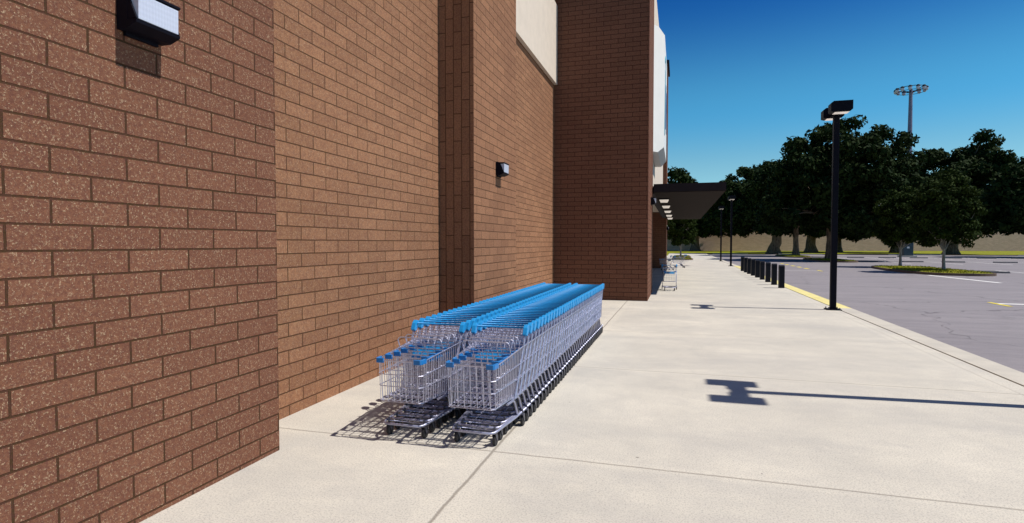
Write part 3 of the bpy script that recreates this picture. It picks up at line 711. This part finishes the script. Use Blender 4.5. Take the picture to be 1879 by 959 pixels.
# ------------------------------------------------------------------ trees
def leaf_mesh(name, centers, per, rad, leaf, mat, parent, seed, flat=0.75):
    rg = np.random.default_rng(seed)
    C = np.repeat(np.asarray(centers, float), per, axis=0); n = len(C)
    d = rg.normal(size=(n, 3)); d /= np.linalg.norm(d, axis=1)[:, None]
    rr_ = rg.random(n) ** 0.45
    P = C + d * (rr_ * rad)[:, None] * np.array([1, 1, flat])
    nrm = d + rg.normal(size=(n, 3)) * 0.7 + np.array([0, 0, 0.35]); nrm /= np.linalg.norm(nrm, axis=1)[:, None]
    t = np.cross(nrm, rg.normal(size=(n, 3))); t /= np.linalg.norm(t, axis=1)[:, None]; b_ = np.cross(nrm, t)
    s = (leaf * rg.uniform(0.6, 1.3, n))[:, None]
    # five-point leaf sprig: kite folded along the middle
    v = np.stack([P - t * s, P - b_ * s * 0.5 + nrm * s * 0.12, P + t * s, P + b_ * s * 0.5 + nrm * s * 0.12], axis=1).reshape(-1, 3)
    me = bpy.data.meshes.new(name); me.vertices.add(n * 4); me.vertices.foreach_set('co', v.ravel())
    me.loops.add(n * 4); me.loops.foreach_set('vertex_index', np.arange(n * 4, dtype=np.int32))
    me.polygons.add(n); me.polygons.foreach_set('loop_start', np.arange(0, n * 4, 4, dtype=np.int32))
    me.polygons.foreach_set('loop_total', np.full(n, 4, dtype=np.int32))
    me.materials.append(mat); me.update(calc_edges=True)
    o = bpy.data.objects.new(name, me); col.objects.link(o); o.parent = parent; return o
def tree(loc, label, blobs, trunk_r, fork_z, n_cl, per, rad, leaf, seed, kind='oak', lean=(0, 0), group=None, top_r=None):
    rn = random.Random(seed); r = empty('tree', loc); tag(r, label, 'tree', group)
    vol = [b_[3] * b_[4] * b_[5] for b_ in blobs]; tot = sum(vol); cs = []
    for b_, v_ in zip(blobs, vol):
        for _ in range(max(3, int(n_cl * 1.35 * v_ / tot))):
            while True:
                d = Vector((rn.gauss(0, 1), rn.gauss(0, 1), rn.gauss(0, 1))).normalized()
                if d.z > -0.9: break
            q = rn.choice((rn.uniform(0.82, 1.02), rn.uniform(0.82, 1.0), rn.uniform(0.35, 0.85)))
            q *= 1 + 0.10 * math.sin(d.x * 5 + seed) * math.cos(d.y * 4 + d.z * 6 + seed)
            cs.append((b_[0] + d.x * b_[3] * q, b_[1] + d.y * b_[4] * q, b_[2] + d.z * b_[5] * q))
    leaf_mesh('crown', cs, per, rad, leaf * 1.12, M_leaf_big if kind == 'oak' else M_leaf_small, r, seed)
    bm = B(); mt = M_bark if kind == 'oak' else M_bark_pale
    fk = Vector((lean[0], lean[1], fork_z))
    steps = 6; pts = []; rs = []
    for i in range(steps + 1):
        t = i / steps; fl = 1 + 0.32 * max(0, 1 - t * 3.2) ** 2
        pts.append((lean[0] * t + rn.uniform(-1, 1) * trunk_r * 0.12, lean[1] * t, fork_z * t)); rs.append(trunk_r * fl * (1 - 0.25 * t))
    tube(bm, pts, rs, 12)
    nl = 26 if kind == 'oak' else 16
    for k in range(nl):
        c = Vector(cs[rn.randrange(len(cs))]); 
        start = Vector((lean[0], lean[1], fork_z * rn.uniform(0.86, 1.0)))
        m1 = start.lerp(c, 0.35) + Vector((rn.uniform(-.4, .4), rn.uniform(-.4, .4), 0.10 * (c - start).length)) * (1 if kind == 'oak' else 0.4)
        m2 = start.lerp(c, 0.7) + Vector((rn.uniform(-.4, .4), rn.uniform(-.4, .4), 0.07 * (c - start).length)) * (1 if kind == 'oak' else 0.4)
        r0 = trunk_r * rn.uniform(0.25, 0.5)
        tube(bm, [start - Vector((0, 0, trunk_r * 0.5)), m1, m2, c], [r0 * 1.15, r0 * 0.75, r0 * 0.4, r0 * 0.12], 7)
        for j in range(3):
            a = m1.lerp(m2, rn.random()); e = a + Vector((rn.uniform(-1, 1), rn.uniform(-1, 1), rn.uniform(-.1, 1))) * (1.6 if kind == 'oak' else 0.5)
            tube(bm, [a, a.lerp(e, .5) + Vector((0, 0, .1)), e], [r0 * 0.3, r0 * 0.2, r0 * 0.06], 5)
    if kind == 'oak':      # root flare buttresses
        for k in range(6):
            a = k * 1.05 + rn.uniform(-.3, .3); e = Vector((math.cos(a), math.sin(a), 0))
            tube(bm, [e * trunk_r * 1.3 + Vector((0, 0, -0.1)), e * trunk_r * 0.95 + Vector((0, 0, 0.35)), e * trunk_r * 0.65 + Vector((0, 0, 1.5))], [trunk_r * 0.28, trunk_r * 0.36, trunk_r * 0.2], 7)
    link('trunk', bm, mt, r, smooth=True)
    return r, cs
GT = 'large dark trees in front of the boundary wall'
BIG = dict(rad=1.15, leaf=0.26)
tree((16.63, 72.1, ZA + 0.1), 'tall dark rounded tree rising behind the near black lamp post', [(1.2, 0, 9.4, 7.2, 6.5, 6.0), (3.6, 0, 5.6, 5.2, 5, 3.0), (-2.5, 0, 6.0, 5.0, 5, 3.2)], 0.42, 4.6, 230, 150, 1.15, 0.25, 1, group=GT)
tree((17.2, 94.6, ZA + 0.1), 'dark tree with a narrow brown trunk, just left of the near lamp post', [(-1.0, 0, 9.0, 6.6, 6, 6.0), (1, 0, 6.6, 6, 5, 3)], 0.42, 5.0, 160, 120, 1.25, 0.30, 2, group=GT)
tree((16.8, 112.5, -0.05), 'broad dark tree with a thick pale forked trunk on the lawn', [(-3.0, 0, 9.8, 8.2, 6, 6.6), (4, 0, 8.5, 4.6, 4, 4.6), (-3, 0, 6.6, 8.5, 6, 2.8)], 0.98, 4.2, 230, 120, 1.35, 0.34, 3, lean=(0.7, 0), group=GT)
tree((25.9, 127.0, -0.05), 'dark tree with a mossy thick trunk deeper on the lawn, between two nearer trunks', [(0.5, 0, 10.0, 7.5, 6, 6.4), (0, 0, 7, 8, 6, 2.8)], 1.0, 5.2, 160, 100, 1.5, 0.40, 4, group=GT)
tree((3.9, 144.5, -0.05), 'dark tree close to the wall, standing beyond the end of the sidewalk', [(1.5, 0, 9.6, 9.0, 6, 5.3), (-5.0, 0, 14.5, 4.2, 4, 6.0), (8.0, 0, 8.0, 6.0, 5, 4.4), (5, 0, 6.4, 7, 5, 2.6)], 0.98, 5.0, 230, 110, 1.6, 0.42, 5, group=GT)
tree((42.4, 132.0, -0.05), 'dark tree half hidden behind the floodlight mast base', [(0, 0, 11.0, 7.0, 6, 7.6), (-8, 0, 8.6, 6, 5, 5.2), (-3, 0, 6.2, 9.5, 6, 3.2)], 0.8, 5.2, 210, 100, 1.5, 0.42, 6, group=GT)
tree((45.7, 115.9, -0.05), 'tallest dark tree right of the floodlight mast with a crown rising to the right', [(-1.5, 0, 11.0, 7.0, 6, 7.2), (4.8, 0, 14.8, 4.2, 4.5, 5.8), (0, 0, 7.0, 7.8, 6, 3.8)], 1.0, 5.0, 230, 110, 1.4, 0.36, 7, group=GT)
tree((49.6, 96.2, -0.05), 'dark spreading tree at the right edge with low hanging foliage', [(-0.2, 0, 8.6, 7.2, 6, 5.2), (1.5, 0, 11.0, 5, 4.5, 4.4), (-0.6, 0, 6.0, 8.0, 6, 2.9)], 0.9, 4.6, 240, 110, 1.3, 0.34, 8, group=GT)
tree((33.5, 138.0, -0.05), 'dark tree in the background between the near lamp post and the floodlight mast', [(0, 0, 9.5, 8.0, 6, 6.0), (0, 0, 6.6, 9, 6, 3.0)], 0.7, 5.0, 130, 100, 1.6, 0.42, 9, group=GT)
GS = 'slender pale-barked young trees in grass beds'
def young(loc, label, seed, h=6.6, w=1.75):
    k = h / 6.6
    r, cs = tree(loc, label, [(0, 0, 4.35 * k, w, w, 1.75 * k), (0.1, 0, 5.3 * k, w * 0.6, w * 0.6, 1.35 * k), (0, 0, 2.75 * k, w * 0.9, w * 0.9, 1.2 * k)], 0.105, 1.5, 180, 110, 0.42, 0.10, seed, kind='young', group=GS)
    rn = random.Random(seed + 50); up = [c for c in cs if c[2] > 3.6]
    bl = [Vector(rn.choice(up)) * 1.02 for _ in range(5)]
    leaf_mesh('pale_leaf_clusters', bl, 9, 0.16, 0.07, M_leaf_pale, r, seed + 9)  # a few clusters of whitish leaves in the upper crown
young((17.29, 44.9, ZA + 0.14), 'slender tree with pale trunk, right one of the pair on the near island', 21, 6.6, 1.95)
young((17.6, 53.6, ZA + 0.14), 'slender tree with pale trunk, left one of the pair on the near island', 22, 6.5, 2.0)
young((0.25, 68.2, 0.1), 'slender tree with pale trunk in the small grass bed on the sidewalk', 23, 6.3, 1.65)

for o in list(bpy.data.objects):
    if o.type == 'MESH' and o.parent is None and 'kind' not in o and 'category' not in o: tag(o, kind='structure')
